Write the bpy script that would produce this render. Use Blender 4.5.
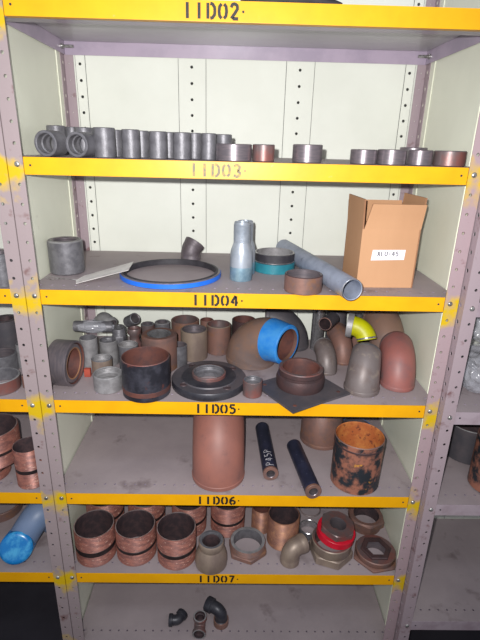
import bpy, bmesh, math, random
from mathutils import Vector, Matrix, noise
random.seed(7)
PI = math.pi
SC = bpy.context.scene
COL = SC.collection
for o in list(bpy.data.objects):
    bpy.data.objects.remove(o)

# ------------------------------------------------------------------ camera
cam_data = bpy.data.cameras.new('camera')
cam = bpy.data.objects.new('camera', cam_data)
COL.objects.link(cam)
cam_data.sensor_fit = 'VERTICAL'
cam_data.sensor_height = 36.0
cam_data.sensor_width = 27.0
cam_data.lens = 26.6515
cam_data.clip_start = 0.02
_R = Vector((0.9997, -0.0109, 0.0238)); _U = Vector((-0.0185, 0.3482, 0.9372)); _F = Vector((0.0185, 0.9374, -0.3479))
CAM = Vector((-0.0266, -0.9688, 0.0463))
_m = Matrix((_R, _U, -_F)).transposed().to_4x4()
_m.translation = CAM
cam.matrix_world = _m
SC.camera = cam

# ------------------------------------------------------------------ light
world = bpy.data.worlds.new('world')
SC.world = world
world.use_nodes = True
bg = world.node_tree.nodes['Background']
bg.inputs[0].default_value = (0.90, 0.91, 1.0, 1)
bg.inputs[1].default_value = 0.38

def light(name, kind, loc, energy, color=(1, 1, 1), **kw):
    d = bpy.data.lights.new(name, kind)
    d.energy = energy
    d.color = color
    for k, v in kw.items():
        setattr(d, k, v)
    o = bpy.data.objects.new(name, d)
    COL.objects.link(o)
    o.location = loc
    return o

# the camera's own flash, beside the lens
flash = light('camera_flash', 'SPOT', CAM + Vector((-0.035, -0.01, 0.035)), 74.0, (1.0, 0.98, 0.965),
              shadow_soft_size=0.008, spot_size=math.radians(112), spot_blend=0.85)
flash.rotation_euler = (math.radians(90 - 15), 0, 0)
# added overhead fill for weak ambient light, not a real fixture
strip = light('overhead_fill', 'AREA', (0.1, -1.3, 1.6), 9.0, (0.85, 0.92, 1.0), shape='RECTANGLE', size=1.6, size_y=0.3)
strip.rotation_euler = (math.radians(25), 0, 0)

SC.view_settings.view_transform = 'Standard'
SC.view_settings.look = 'None'
SC.view_settings.exposure = 0.0
SC.view_settings.gamma = 1.0
SC.view_settings.use_curve_mapping = False

# ------------------------------------------------------------------ materials
def lin(c):
    return tuple(((v / 255 / 12.92) if v / 255 <= 0.04045 else ((v / 255 + 0.055) / 1.055) ** 2.4) for v in c) + (1,)

def mat(name, c1, c2=None, rough=0.5, metal=0.0, scale=30.0, mix=(0.42, 0.62), bump=0.0, bscale=None,
        c3=None, mix3=(0.58, 0.66), scale3=None, spec=0.5, detail=6.0, stretch=(1, 1, 1)):
    """two or three colours mixed by noise in object space"""
    m = bpy.data.materials.new(name)
    m.use_nodes = True
    nt = m.node_tree
    n, l = nt.nodes, nt.links
    b = n['Principled BSDF']
    b.inputs['Roughness'].default_value = rough
    b.inputs['Metallic'].default_value = metal
    b.inputs['Specular IOR Level'].default_value = spec
    b.inputs['Base Color'].default_value = lin(c1)
    tc = n.new('ShaderNodeTexCoord')
    mp = n.new('ShaderNodeMapping')
    mp.inputs['Scale'].default_value = stretch
    l.new(tc.outputs['Object'], mp.inputs[0])
    def nz(s, w=0.0):
        t = n.new('ShaderNodeTexNoise')
        t.inputs['Scale'].default_value = s
        t.inputs['Detail'].default_value = detail
        t.inputs['Roughness'].default_value = 0.6
        l.new(mp.outputs[0], t.inputs['Vector'])
        return t.outputs['Fac']
    def ramp(src, a, bb):
        r = n.new('ShaderNodeMapRange')
        r.inputs[1].default_value = a
        r.inputs[2].default_value = bb
        l.new(src, r.inputs[0])
        return r.outputs[0]
    def mixc(f, a, bcol):
        x = n.new('ShaderNodeMix')
        x.data_type = 'RGBA'
        l.new(f, x.inputs[0])
        if isinstance(a, tuple):
            x.inputs[6].default_value = a
        else:
            l.new(a, x.inputs[6])
        x.inputs[7].default_value = bcol
        return x.outputs[2]
    out = None
    if c2:
        out = mixc(ramp(nz(scale), *mix), lin(c1), lin(c2))
    if c3:
        out = mixc(ramp(nz(scale3 or scale * 2.3), *mix3), out if out is not None else lin(c1), lin(c3))
    if out is not None:
        l.new(out, b.inputs['Base Color'])
    if bump:
        bp = n.new('ShaderNodeBump')
        bp.inputs['Strength'].default_value = bump
        bp.inputs['Distance'].default_value = 0.002
        l.new(nz(bscale or scale * 6), bp.inputs['Height'])
        l.new(bp.outputs[0], b.inputs['Normal'])
    m['mixc'] = 1
    return m

def post_mat(name, base, chip, sides=(-0.045, 0.022), amount=1.0):
    """mauve-grey paint, chipped, with yellow overspray around every shelf bolt"""
    m = mat(name, base, chip, rough=0.5, scale=26, mix=(0.60, 0.72), bump=0.15, spec=0.35)
    nt = m.node_tree
    n, l = nt.nodes, nt.links
    b = n['Principled BSDF']
    prev = b.inputs['Base Color'].links[0].from_socket
    g = n.new('ShaderNodeNewGeometry')
    s = n.new('ShaderNodeSeparateXYZ')
    l.new(g.outputs['Position'], s.inputs[0])
    def mth(op, a, c, d=None):
        x = n.new('ShaderNodeMath')
        x.operation = op
        for i, v in enumerate((a, c, d)):
            if v is None:
                continue
            if isinstance(v, (int, float)):
                x.inputs[i].default_value = v
            else:
                l.new(v, x.inputs[i])
        return x.outputs[0]
    tn = n.new('ShaderNodeTexNoise')
    tn.inputs['Scale'].default_value = 22
    tn.inputs['Detail'].default_value = 5
    l.new(g.outputs['Position'], tn.inputs['Vector'])
    z = mth('ADD', s.outputs[2], -sum(sides) / 2)
    z = mth('WRAP', z, 0.1333, -0.1333)
    z = mth('ABSOLUTE', z, 0.0)
    z = mth('ADD', z, mth('MULTIPLY', mth('SUBTRACT', tn.outputs['Fac'], 0.5), 0.16))
    f = n.new('ShaderNodeMapRange')
    f.inputs[1].default_value = (sides[1] - sides[0]) / 2 + 0.008
    f.inputs[2].default_value = (sides[1] - sides[0]) / 2 - 0.030
    f.inputs[4].default_value = amount
    l.new(z, f.inputs[0])
    x = n.new('ShaderNodeMix')
    x.data_type = 'RGBA'
    l.new(f.outputs[0], x.inputs[0])
    l.new(prev, x.inputs[6])
    x.inputs[7].default_value = lin((206, 172, 20))
    l.new(x.outputs[2], b.inputs['Base Color'])
    return m

M = {}
M['post'] = post_mat('mauve_post_paint', (152, 138, 140), (114, 84, 82))
M['post_plain'] = mat('mauve_post_paint_plain', (160, 144, 150), (118, 88, 90), rough=0.5, scale=30, mix=(0.58, 0.7), bump=0.15)
M['post_worn'] = post_mat('mauve_post_paint_worn', (164, 143, 148), (112, 74, 76), sides=(-0.05, 0.018))
M['deck'] = mat('grey_deck_paint', (146, 135, 138), (162, 150, 152), rough=0.55, scale=7, mix=(0.3, 0.7), bump=0.08, bscale=160,
                c3=(104, 90, 92), mix3=(0.60, 0.80), scale3=13, spec=0.35)
M['mauve'] = mat('mauve_shelf_paint', (172, 158, 176), (158, 146, 164), rough=0.32, scale=12)
M['underside'] = mat('grey_underside_paint', (172, 170, 174), (160, 156, 162), rough=0.3, scale=5, spec=0.6)
M['yellow'] = mat('yellow_lip_paint', (236, 172, 10), (226, 162, 8), rough=0.42, scale=14, mix=(0.35, 0.65), c3=(214, 176, 96),
                  mix3=(0.70, 0.76), scale3=34, spec=0.4, bump=0.05)
M['grey_lip'] = mat('mauve_lip_paint', (166, 152, 160), (150, 134, 142), rough=0.5, scale=20)
M['panel'] = mat('cream_panel_paint', (232, 234, 216), (224, 226, 208), rough=0.38, scale=5, mix=(0.35, 0.65), c3=(160, 158, 140),
                 mix3=(0.70, 0.9), scale3=16, spec=0.4)
M['panel_back'] = mat('white_panel_paint', (228, 231, 222), (220, 223, 213), rough=0.48, scale=4, mix=(0.35, 0.65), c3=(186, 178, 164),
                      mix3=(0.72, 0.95), scale3=40, spec=0.25)
M['ink'] = mat('black_stencil_ink', (28, 26, 26), (60, 54, 30), rough=0.6, scale=160, mix=(0.55, 0.7))
M['ink_worn_glare'] = mat('worn_glare_stencil_ink', (120, 112, 92), (196, 160, 50), rough=0.6, scale=120, mix=(0.45, 0.75))  # faint ink: wear, with flash glare also put into the colour
M['bolt'] = mat('zinc_bolt', (190, 190, 188), (120, 116, 112), rough=0.3, metal=0.7, scale=150)
M['floor'] = mat('dark_concrete', (44, 41, 50), (36, 33, 42), rough=0.85, scale=6, c3=(70, 60, 70), mix3=(0.66, 0.8), scale3=9)
M['wall'] = mat('dim_wall', (150, 150, 145), (140, 140, 135), rough=0.8, scale=4)
M['steel'] = mat('dull_grey_forged_steel', (114, 113, 118), (96, 95, 100), rough=0.45, metal=0.3, scale=60, bump=0.25, bscale=300)
M['steel_small'] = mat('grey_brown_cast_steel', (104, 96, 102), (88, 80, 84), rough=0.5, metal=0.2, scale=40, bump=0.2)
M['steel_light'] = mat('pale_grey_forged_steel', (150, 149, 151), (130, 128, 130), rough=0.5, metal=0.3, scale=50, bump=0.25, bscale=300)
M['steel_bright'] = mat('bright_machined_steel', (178, 178, 182), (150, 148, 150), rough=0.26, metal=0.8, scale=80)
M['steel_dark'] = mat('dark_turned_steel', (112, 106, 112), (128, 118, 122), rough=0.36, metal=0.55, scale=40, stretch=(1, 1, 6))
M['steel_rust'] = mat('dark_steel_rust_bloom', (112, 98, 98), (136, 88, 82), rough=0.42, metal=0.4, scale=22, bump=0.15)
M['galv'] = mat('galvanised_zinc', (176, 184, 194), (154, 164, 176), rough=0.36, metal=0.4, scale=30, bump=0.1)
M['galv_pipe'] = mat('galvanised_pipe', (156, 164, 182), (138, 146, 164), rough=0.5, metal=0.2, scale=26, bump=0.12, c3=(92, 96, 110), mix3=(0.62, 0.72), scale3=60)
M['galv_blue'] = mat('blueish_zinc', (150, 180, 194), (120, 152, 172), rough=0.4, metal=0.5, scale=40)
M['black_iron'] = mat('black_iron', (50, 50, 58), (64, 64, 70), rough=0.4, metal=0.25, scale=30, bump=0.1)
M['black_scale'] = mat('black_mill_scale', (44, 44, 52), (66, 66, 76), rough=0.42, metal=0.3, scale=28, mix=(0.45, 0.6), c3=(110, 62, 54), mix3=(0.60, 0.68), scale3=20, bump=0.3)
M['rust'] = mat('rusty_steel', (132, 98, 88), (112, 90, 86), rough=0.55, metal=0.25, scale=24, bump=0.25, c3=(138, 98, 72), mix3=(0.55, 0.7), scale3=30)
M['rust_dark'] = mat('dark_rusty_steel', (84, 62, 62), (70, 56, 58), rough=0.5, metal=0.3, scale=26, bump=0.3)
M['rust_inside'] = mat('rusty_bore', (104, 64, 56), (84, 56, 54), rough=0.65, metal=0.15, scale=30, bump=0.3)
M['rust_orange'] = mat('orange_rust', (176, 98, 52), (198, 126, 66), rough=0.7, metal=0.05, scale=40, bump=0.3, c3=(116, 62, 44), mix3=(0.58, 0.66))
M['tan_steel'] = mat('tan_stained_steel', (146, 130, 116), (124, 108, 100), rough=0.46, metal=0.25, scale=18, bump=0.15, stretch=(1, 1, 0.5))
M['terracotta'] = mat('terracotta_primer', (150, 98, 86), (134, 90, 82), rough=0.52, scale=14, mix=(0.35, 0.65), bump=0.08, c3=(122, 84, 78), mix3=(0.6, 0.75))
M['red_primer'] = mat('red_brown_primer', (148, 92, 86), (124, 90, 90), rough=0.5, scale=16, mix=(0.4, 0.65), bump=0.1, c3=(110, 92, 92), mix3=(0.62, 0.72), scale3=20)
M['grey_elbow'] = mat('grey_brown_elbow_steel', (116, 107, 106), (102, 88, 84), rough=0.46, metal=0.15, scale=16, bump=0.1, c3=(144, 132, 122), mix3=(0.56, 0.7))
M['brown_elbow'] = mat('brown_elbow_steel', (134, 106, 92), (118, 102, 98), rough=0.52, metal=0.1, scale=12, bump=0.1, c3=(148, 110, 84), mix3=(0.6, 0.75))
M['dark_elbow'] = mat('dark_elbow_steel', (74, 72, 78), (88, 82, 86), rough=0.5, metal=0.15, scale=18, bump=0.1)
M['copper'] = mat('copper_coloured_threads', (160, 104, 90), (120, 78, 72), rough=0.45, metal=0.25, scale=50, mix=(0.35, 0.6), c3=(206, 168, 152), mix3=(0.60, 0.7), scale3=90, stretch=(1, 1, 2.5))
M['copper_brown'] = mat('brown_threads', (166, 118, 92), (130, 92, 80), rough=0.42, metal=0.35, scale=40, mix=(0.35, 0.6), c3=(176, 132, 98), mix3=(0.6, 0.7), scale3=60)
M['bore_black'] = mat('dark_pipe_bore', (64, 54, 58), (84, 66, 68), rough=0.55, metal=0.2, scale=60, bump=0.3)
M['band_black'] = mat('black_pipe_band', (40, 34, 36), (54, 42, 42), rough=0.45, metal=0.2, scale=30)
M['rim_pale'] = mat('pale_turned_rim', (210, 190, 186), (170, 140, 134), rough=0.3, metal=0.6, scale=90)
M['blue_paint'] = mat('bright_blue_paint', (40, 126, 208), (64, 142, 210), rough=0.45, scale=30, c3=(100, 140, 180), mix3=(0.64, 0.76))
M['blue_band'] = mat('blue_rubber_band', (28, 104, 216), (36, 112, 220), rough=0.4, scale=20)
M['gasket'] = mat('dark_gasket', (44, 42, 48), (56, 54, 60), rough=0.6, scale=60)
M['ring_grey'] = mat('grey_gasket_steel', (128, 124, 132), (108, 104, 112), rough=0.4, metal=0.4, scale=60)
M['teal'] = mat('teal_paint', (44, 124, 138), (40, 112, 128), rough=0.35, scale=40)
M['neon'] = mat('yellow_green_paint', (186, 186, 4), (170, 168, 8), rough=0.45, scale=40, bump=0.15)
M['red'] = mat('red_tape', (204, 26, 50), (188, 22, 44), rough=0.4, scale=30)
M['cardboard'] = mat('brown_cardboard', (196, 152, 116), (187, 143, 108), rough=0.8, scale=10, stretch=(1, 1, 0.2), mix=(0.3, 0.7), spec=0.15)
M['cardboard_in'] = mat('cardboard_inside', (158, 116, 88), (148, 106, 80), rough=0.85, scale=12, spec=0.15)
M['paper'] = mat('white_label_paper', (236, 234, 242), rough=0.6, spec=0.2)
M['tag_paper'] = mat('grey_white_tag_card', (222, 218, 214), (204, 198, 196), rough=0.5, scale=30)
M['blue_grey'] = mat('blue_grey_plastic_pipe', (104, 124, 156), (116, 132, 160), rough=0.45, scale=9, mix=(0.35, 0.65), bump=0.05)
M['blue_end'] = mat('glossy_blue_socket', (20, 116, 186), (70, 160, 210), rough=0.25, scale=26, mix=(0.45, 0.6))
M['navy_pipe'] = mat('navy_black_pipe_lacquer', (34, 36, 52), (44, 46, 66), rough=0.4, scale=30, bump=0.15, c3=(110, 110, 126), mix3=(0.68, 0.74), scale3=120)
M['chalk'] = mat('white_chalk', (208, 206, 210), (120, 118, 130), rough=0.8, scale=300)
M['flaked'] = mat('flaked_black_paint_over_rust', (150, 98, 80), (38, 42, 48), rough=0.5, scale=26, mix=(0.42, 0.54), detail=9,
                  c3=(206, 146, 50), mix3=(0.64, 0.69), scale3=22, bump=0.3)
M['dark_cloth'] = mat('black_webbing', (30, 28, 34), (40, 36, 44), rough=0.7, scale=80)
M['rust_flash'] = mat('rust_red_label', (170, 74, 56), (150, 66, 52), rough=0.7, scale=60)

pl = bpy.data.materials.new('clear_plastic_film')
pl.use_nodes = True
_b = pl.node_tree.nodes['Principled BSDF']
_b.inputs['Base Color'].default_value = (0.62, 0.63, 0.70, 1)
_b.inputs['Roughness'].default_value = 0.16
_b.inputs['Alpha'].default_value = 0.34
_b.inputs['Specular IOR Level'].default_value = 0.9
M['plastic'] = pl

# ------------------------------------------------------------------ mesh helpers
def link(name, me, mt=None, parent=None, smooth=True):
    if mt is not None:
        for x in (mt if isinstance(mt, (list, tuple)) else [mt]):
            me.materials.append(M[x] if isinstance(x, str) else x)
    if smooth:
        for f in me.polygons:
            f.use_smooth = True
        try:
            me.set_sharp_from_angle(angle=math.radians(38))
        except Exception:
            pass
    o = bpy.data.objects.new(name, me)
    COL.objects.link(o)
    if parent is not None:
        o.parent = parent
    return o

def obj(name, bm, mt=None, parent=None, smooth=True):
    bmesh.ops.recalc_face_normals(bm, faces=bm.faces)
    me = bpy.data.meshes.new(name)
    bm.to_mesh(me)
    bm.free()
    return link(name, me, mt, parent, smooth)

def tag(o, label=None, cat=None, group=None, kind=None):
    if label:
        o['label'] = label
    if cat:
        o['category'] = cat
    if group:
        o['group'] = group
    if kind:
        o['kind'] = kind
    return o

def empty(name, loc=(0, 0, 0)):
    o = bpy.data.objects.new(name, None)
    o.empty_display_size = 0.02
    COL.objects.link(o)
    o.location = loc
    return o

def box(bm, x0, x1, y0, y1, z0, z1, mi=0, bev=0.0):
    vs = [bm.verts.new((x, y, z)) for x in (x0, x1) for y in (y0, y1) for z in (z0, z1)]
    fs = []
    for q in ((0, 1, 3, 2), (4, 6, 7, 5), (0, 4, 5, 1), (2, 3, 7, 6), (0, 2, 6, 4), (1, 5, 7, 3)):
        f = bm.faces.new([vs[i] for i in q])
        f.material_index = mi
        fs.append(f)
    if bev:
        es = list({e for f in fs for e in f.edges})
        bmesh.ops.bevel(bm, geom=es, offset=bev, segments=2, affect='EDGES', profile=0.7)
    return fs

def lathe(bm, prof, seg=48, mats=None, closed=True, mtx=None):
    """closed profile of (r, z) points turned about Z; mats gives one material index per profile edge"""
    rings = []
    mtx = mtx or Matrix.Identity(4)
    for (r, z) in prof:
        if r <= 1e-6:
            rings.append([bm.verts.new(mtx @ Vector((0, 0, z)))])
        else:
            rings.append([bm.verts.new(mtx @ Vector((r * math.cos(2 * PI * i / seg), r * math.sin(2 * PI * i / seg), z))) for i in range(seg)])
    n = len(rings)
    for k in range(n if closed else n - 1):
        a, b = rings[k], rings[(k + 1) % n]
        for i in range(seg):
            j = (i + 1) % seg
            if len(a) == 1 and len(b) == 1:
                continue
            if len(a) == 1:
                f = bm.faces.new((a[0], b[i], b[j]))
            elif len(b) == 1:
                f = bm.faces.new((a[i], a[j], b[0]))
            else:
                f = bm.faces.new((a[i], a[j], b[j], b[i]))
            if mats:
                f.material_index = mats[k % len(mats)]
    return bm

def thread(r, z0, z1, pitch=0.0024, d=0.0009):
    out = []
    n = max(2, int((z1 - z0) / pitch))
    for i in range(n):
        z = z0 + (z1 - z0) * i / n
        out += [(r - d, z), (r, z + (z1 - z0) / n * 0.5)]
    out.append((r - d, z1))
    return out

def sleeve_prof(ro, ri, h, b=0.0015, inner_thread=0.0, outer_thread=False):
    """profile list and material index list: 0 outside, 1 bore, 2 rims"""
    pts, ms = [], []
    def add(p, m):
        pts.append(p)
        ms.append(m)
    add((ro - b, 0), 0)
    if outer_thread:
        for q in thread(ro, b, h - b):
            add(q, 0)
    else:
        add((ro, b), 0)
        add((ro, h - b), 2)
    add((ro - b, h), 2)
    add((ri + b, h), 1)
    if inner_thread:
        tz = min(inner_thread, h * 0.45)
        add((ri, h - b), 1)
        for q in reversed(thread(ri + 0.0008, h - tz, h - 2 * b, 0.0028, 0.0009)):
            add(q, 1)
        add((ri - 0.002, h - tz - 0.002), 1)
        add((ri - 0.002, tz + 0.002), 1)
        add((ri, tz), 1)
        add((ri, b), 1)
    else:
        add((ri, h - b), 1)
        add((ri, b), 1)
    add((ri + b, 0), 2)
    return pts, ms

def place(o, X, Y, Z, rot=None):
    o.location = (X, Y, Z)
    if rot:
        o.rotation_euler = rot
    return o

def sleeve(name, g, mt, label, cat='pipe coupling', group=None, wall=0.12, inner_thread=0.0, outer_thread=False, rot=None, b=0.0015, seg=48, parent=None):
    """g = (X, Y, Z, radius, height); mt = outside, bore, rim"""
    X, Y, Z, r, h = g
    if isinstance(mt, str):
        mt = (mt, mt, mt)
    bm = bmesh.new()
    pts, ms = sleeve_prof(r, r * (1 - wall), h, b, inner_thread, outer_thread)
    lathe(bm, pts, seg, ms)
    o = obj(name, bm, mt, parent)
    place(o, X, Y, Z, rot)
    if label:
        tag(o, label, cat, group)
    return o

def ringpart(name, parent, ro, ri, z0, z1, mt, seg=48, b=0.0006):
    bm = bmesh.new()
    lathe(bm, [(ri, z0), (ro - b, z0), (ro, z0 + b), (ro, z1 - b), (ro - b, z1), (ri, z1)], seg)
    return obj(name, bm, mt, parent)

def sweep(bm, pts, ro, ri, seg=36, mi=(0, 1, 2), up=None):
    """hollow pipe along points; ro/ri lists of radii; closed at both ends by rims"""
    n = len(pts)
    pts = [Vector(q) for q in pts]
    if not isinstance(ro, (list, tuple)):
        ro = [ro] * n
    if not isinstance(ri, (list, tuple)):
        ri = [ri] * n
    tans = []
    for i in range(n):
        t = (pts[min(i + 1, n - 1)] - pts[max(i - 1, 0)])
        tans.append(t.normalized())
    ref = up or Vector((0, 1, 0))
    if abs(tans[0].dot(ref)) > 0.9:
        ref = Vector((1, 0, 0))
    u = tans[0].cross(ref).normalized()
    frames = []
    for t in tans:
        u = (u - t * u.dot(t)).normalized()
        frames.append((u.copy(), t.cross(u)))
    def ring(i, r):
        a, b2 = frames[i]
        return [bm.verts.new(pts[i] + a * (r * math.cos(2 * PI * k / seg)) + b2 * (r * math.sin(2 * PI * k / seg))) for k in range(seg)]
    loops = [(ring(i, ro[i]), mi[0]) for i in range(n)]
    loops[-1] = (loops[-1][0], mi[2])
    inner = [(ring(i, ri[i]), mi[1]) for i in reversed(range(n))]
    inner[-1] = (inner[-1][0], mi[2])
    loops += inner
    for k in range(len(loops)):
        a, m = loops[k]
        b2 = loops[(k + 1) % len(loops)][0]
        for i in range(seg):
            j = (i + 1) % seg
            f = bm.faces.new((a[i], a[j], b2[j], b2[i]))
            f.material_index = m
    return bm

def elbow_path(R, ang=90, stub=0.0, n=18):
    a = math.radians(ang)
    pts = []
    if stub:
        pts += [Vector((0, 0, -stub)), Vector((0, 0, -stub * 0.5))]
    for i in range(n + 1):
        t = a * i / n
        pts.append(Vector((R * (1 - math.cos(t)), 0, R * math.sin(t))))
    if stub:
        d = Vector((math.sin(a), 0, math.cos(a)))
        e = pts[-1]
        pts += [e + d * stub * 0.5, e + d * stub]
    off = stub if stub else 0
    return [q + Vector((0, 0, off)) for q in pts]

def weld_elbow(name, base, R, heading, mt, label, r_end=None, wall=0.1, ang=90, stub=0.004, group=None, rot=None, cat='pipe elbow', seg=48):
    """butt-weld elbow standing on its lower opening; a fine bevelled land at both ends"""
    X, Y, Z, r = base
    r_end = r_end or r
    P_ = elbow_path(R, ang, stub, 22)
    n = len(P_)
    ro = []
    for i in range(n):
        t = i / (n - 1)
        ro.append(r * (1 - t) + r_end * t)
    P_ = [P_[0]] + [P_[0].lerp(P_[1], 0.5)] + P_[1:-1] + [P_[-1].lerp(P_[-2], 0.5)] + [P_[-1]]
    ro = [ro[0] * 0.965, ro[0] * 1.0] + ro[1:-1] + [ro[-1], ro[-1] * 0.965]
    ri = [q * (1 - wall) for q in ro]
    ri[0] = ri[1]
    ri[-1] = ri[-2]
    bm = bmesh.new()
    sweep(bm, P_, ro, ri, seg)
    if isinstance(mt, str):
        mt = (mt, mt, mt)
    o = obj(name, bm, mt)
    o.location = (X, Y, Z)
    o.rotation_euler = rot or (0, 0, math.radians(heading))
    tag(o, label, cat, group)
    # raised weld land just above the foot
    bm = bmesh.new()
    zz = min(0.013, r * 0.26)
    lathe(bm, [(r * 0.96, 0.0008), (r * 1.012, 0.003), (r * 1.022, zz - 0.001), (r * 1.012, zz), (r * 0.985, zz + 0.0008)], seg)
    obj('weld_land', bm, mt[0], o)
    bm = bmesh.new()
    q = r_end
    a_ = math.radians(ang)
    em = Matrix.Translation(elbow_path(R, ang, stub)[-1]) @ Matrix.Rotation(a_, 4, 'Y')
    zz = min(0.013, q * 0.26)
    lathe(bm, [(q * 0.96, -0.0008), (q * 1.012, -0.003), (q * 1.022, -zz + 0.001), (q * 1.012, -zz), (q * 0.985, -zz - 0.0008)], seg, mtx=em)
    obj('weld_land', bm, mt[2] if mt[2] != mt[0] else mt[0], o)
    return o

def threaded_elbow(name, loc, rot, r, arm, mt, label, ang=90, collar=1.22, cl=0.35, wall=0.22, group=None, cat='pipe elbow', R=None, mt_collar=None):
    """small forged elbow: two arms with thick collars round their mouths"""
    R = R or r * 1.15
    path = elbow_path(R, ang, arm, 12)
    # refine ends for collars
    a, b2 = path[0], path[2]
    e1, e0 = path[-3], path[-1]
    L = arm * cl + arm * 0.25
    body = [a, a.lerp(b2, 0.06), a.lerp(b2, 0.62), a.lerp(b2, 0.70)] + path[2:-2] + [e1.lerp(e0, 0.30), e1.lerp(e0, 0.38), e1.lerp(e0, 0.94), e0]
    k = collar
    ro = [r * k * 0.96, r * k, r * k, r * 1.02] + [r] * (len(path) - 4) + [r * 1.02, r * k, r * k, r * k * 0.96]
    ri = [r * k * (1 - wall)] * 3 + [r * (1 - wall)] * (len(body) - 6) + [r * k * (1 - wall)] * 3
    bm = bmesh.new()
    sweep(bm, body, ro, ri, 32)
    if isinstance(mt, str):
        mt = (mt, mt, mt)
    o = obj(name, bm, mt)
    o.location = loc
    o.rotation_euler = rot
    return tag(o, label, cat, group)

def aim(o, start, end):
    """place an object so its local Z runs from start to end"""
    a, b2 = Vector(start), Vector(end)
    o.location = a
    o.rotation_mode = 'XYZ'
    o.rotation_euler = (b2 - a).to_track_quat('Z', 'Y').to_euler()
    return o

# --- stencil strokes ---------------------------------------------------------
GL = {
    'I': [[(0.3, 0.02), (0.3, 0.98)]],
    'D': [[(0.1, 0.03), (0.1, 0.97)], [(0.26, 0.94), (0.42, 0.9), (0.56, 0.72), (0.58, 0.5), (0.56, 0.28), (0.42, 0.1), (0.26, 0.06)]],
    '0': [[(0.24, 0.93), (0.1, 0.78), (0.06, 0.5), (0.1, 0.22), (0.24, 0.07)], [(0.4, 0.93), (0.54, 0.78), (0.58, 0.5), (0.54, 0.22), (0.4, 0.07)]],
    '2': [[(0.08, 0.74), (0.18, 0.92), (0.32, 0.95), (0.5, 0.86), (0.52, 0.66), (0.36, 0.42), (0.1, 0.08)], [(0.2, 0.07), (0.58, 0.07)]],
    '3': [[(0.08, 0.8), (0.3, 0.94), (0.52, 0.8), (0.48, 0.6), (0.3, 0.53)], [(0.34, 0.48), (0.54, 0.36), (0.52, 0.16), (0.3, 0.05), (0.08, 0.18)]],
    '4': [[(0.4, 0.95), (0.06, 0.34), (0.3, 0.34)], [(0.44, 0.9), (0.44, 0.04)], [(0.5, 0.34), (0.6, 0.34)]],
    '5': [[(0.54, 0.93), (0.16, 0.93), (0.14, 0.6)], [(0.16, 0.56), (0.36, 0.62), (0.54, 0.46), (0.52, 0.2), (0.32, 0.05), (0.08, 0.14)]],
    '6': [[(0.5, 0.92), (0.28, 0.86), (0.1, 0.6), (0.08, 0.3), (0.18, 0.1), (0.3, 0.05)], [(0.36, 0.05), (0.54, 0.2), (0.54, 0.4), (0.36, 0.54), (0.16, 0.46)]],
    '7': [[(0.06, 0.93), (0.56, 0.93), (0.4, 0.6), (0.26, 0.04)]],
    'P': [[(0.1, 0.02), (0.1, 0.96), (0.4, 0.94), (0.54, 0.76), (0.4, 0.54), (0.1, 0.5)]],
    'X': [[(0.05, 0.03), (0.58, 0.97)], [(0.05, 0.97), (0.58, 0.03)]],
    'L': [[(0.1, 0.97), (0.1, 0.05), (0.55, 0.05)]],
    'U': [[(0.08, 0.97), (0.08, 0.3), (0.2, 0.06), (0.42, 0.06), (0.56, 0.3), (0.56, 0.97)]],
    '-': [[(0.12, 0.48), (0.52, 0.48)]],
    'S': [[(0.54, 0.82), (0.32, 0.96), (0.1, 0.8), (0.14, 0.58), (0.48, 0.44), (0.54, 0.2), (0.3, 0.04), (0.06, 0.18)]],
    '.': [[(0.05, 0.5), (0.12, 0.5)]],
}

def stroke_text(bm, text, f, height, adv, t, fine=1):
    """f maps (u, v) on the surface to a point; strokes become quads"""
    x0 = 0.0
    for ch in text:
        for st in GL.get(ch, []):
            p2 = []
            for i in range(len(st) - 1):
                for k in range(fine):
                    w = k / fine
                    p2.append((st[i][0] * (1 - w) + st[i + 1][0] * w, st[i][1] * (1 - w) + st[i + 1][1] * w))
            p2.append(st[-1])
            pv = None
            for i, (a, b2) in enumerate(p2):
                q0 = p2[max(i - 1, 0)]
                q1 = p2[min(i + 1, len(p2) - 1)]
                dx, dy = (q1[0] - q0[0]), (q1[1] - q0[1])
                L = math.hypot(dx, dy) or 1
                nx, ny = -dy / L * t / 2, dx / L * t / 2
                u, v = x0 + a * height, b2 * height
                pr = (bm.verts.new(f(u + nx, v + ny)), bm.verts.new(f(u - nx, v - ny)))
                if pv:
                    bm.faces.new((pv[0], pv[1], pr[1], pr[0]))
                pv = pr
        x0 += adv

# --- perforated steel strip --------------------------------------------------
def perf(bm, f, u0, u1, uc, v0, n, pitch, r):
    """strip between u0 and u1 with n holes of radius r on the line u = uc"""
    prev_top = None
    for k in range(n):
        a, b2 = v0 + k * pitch, v0 + (k + 1) * pitch
        m = (a + b2) / 2
        outer = [(u0, a), (uc, a), (u1, a), (u1, m), (u1, b2), (uc, b2), (u0, b2), (u0, m)]
        ov = []
        for i, q in enumerate(outer):
            if prev_top and i < 3:
                ov.append(prev_top[i])
            else:
                ov.append(bm.verts.new(f(*q)))
        ang = [-135, -90, -45, 0, 45, 90, 135, 180]
        iv = [bm.verts.new(f(uc + r * math.cos(math.radians(t)), m + r * math.sin(math.radians(t)))) for t in ang]
        for i in range(8):
            j = (i + 1) % 8
            bm.faces.new((ov[i], ov[j], iv[j], iv[i]))
        prev_top = [ov[6], ov[5], ov[4]]

def solid(o, t, off=0):
    md = o.modifiers.new('thickness', 'SOLIDIFY')
    md.thickness = t
    md.offset = off
    return o

S = 0.0381
LV = 7 * S
T = 0.0139
def zk(k):
    return -k * LV + T
FLOOR_Z = -38.5 * S

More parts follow.
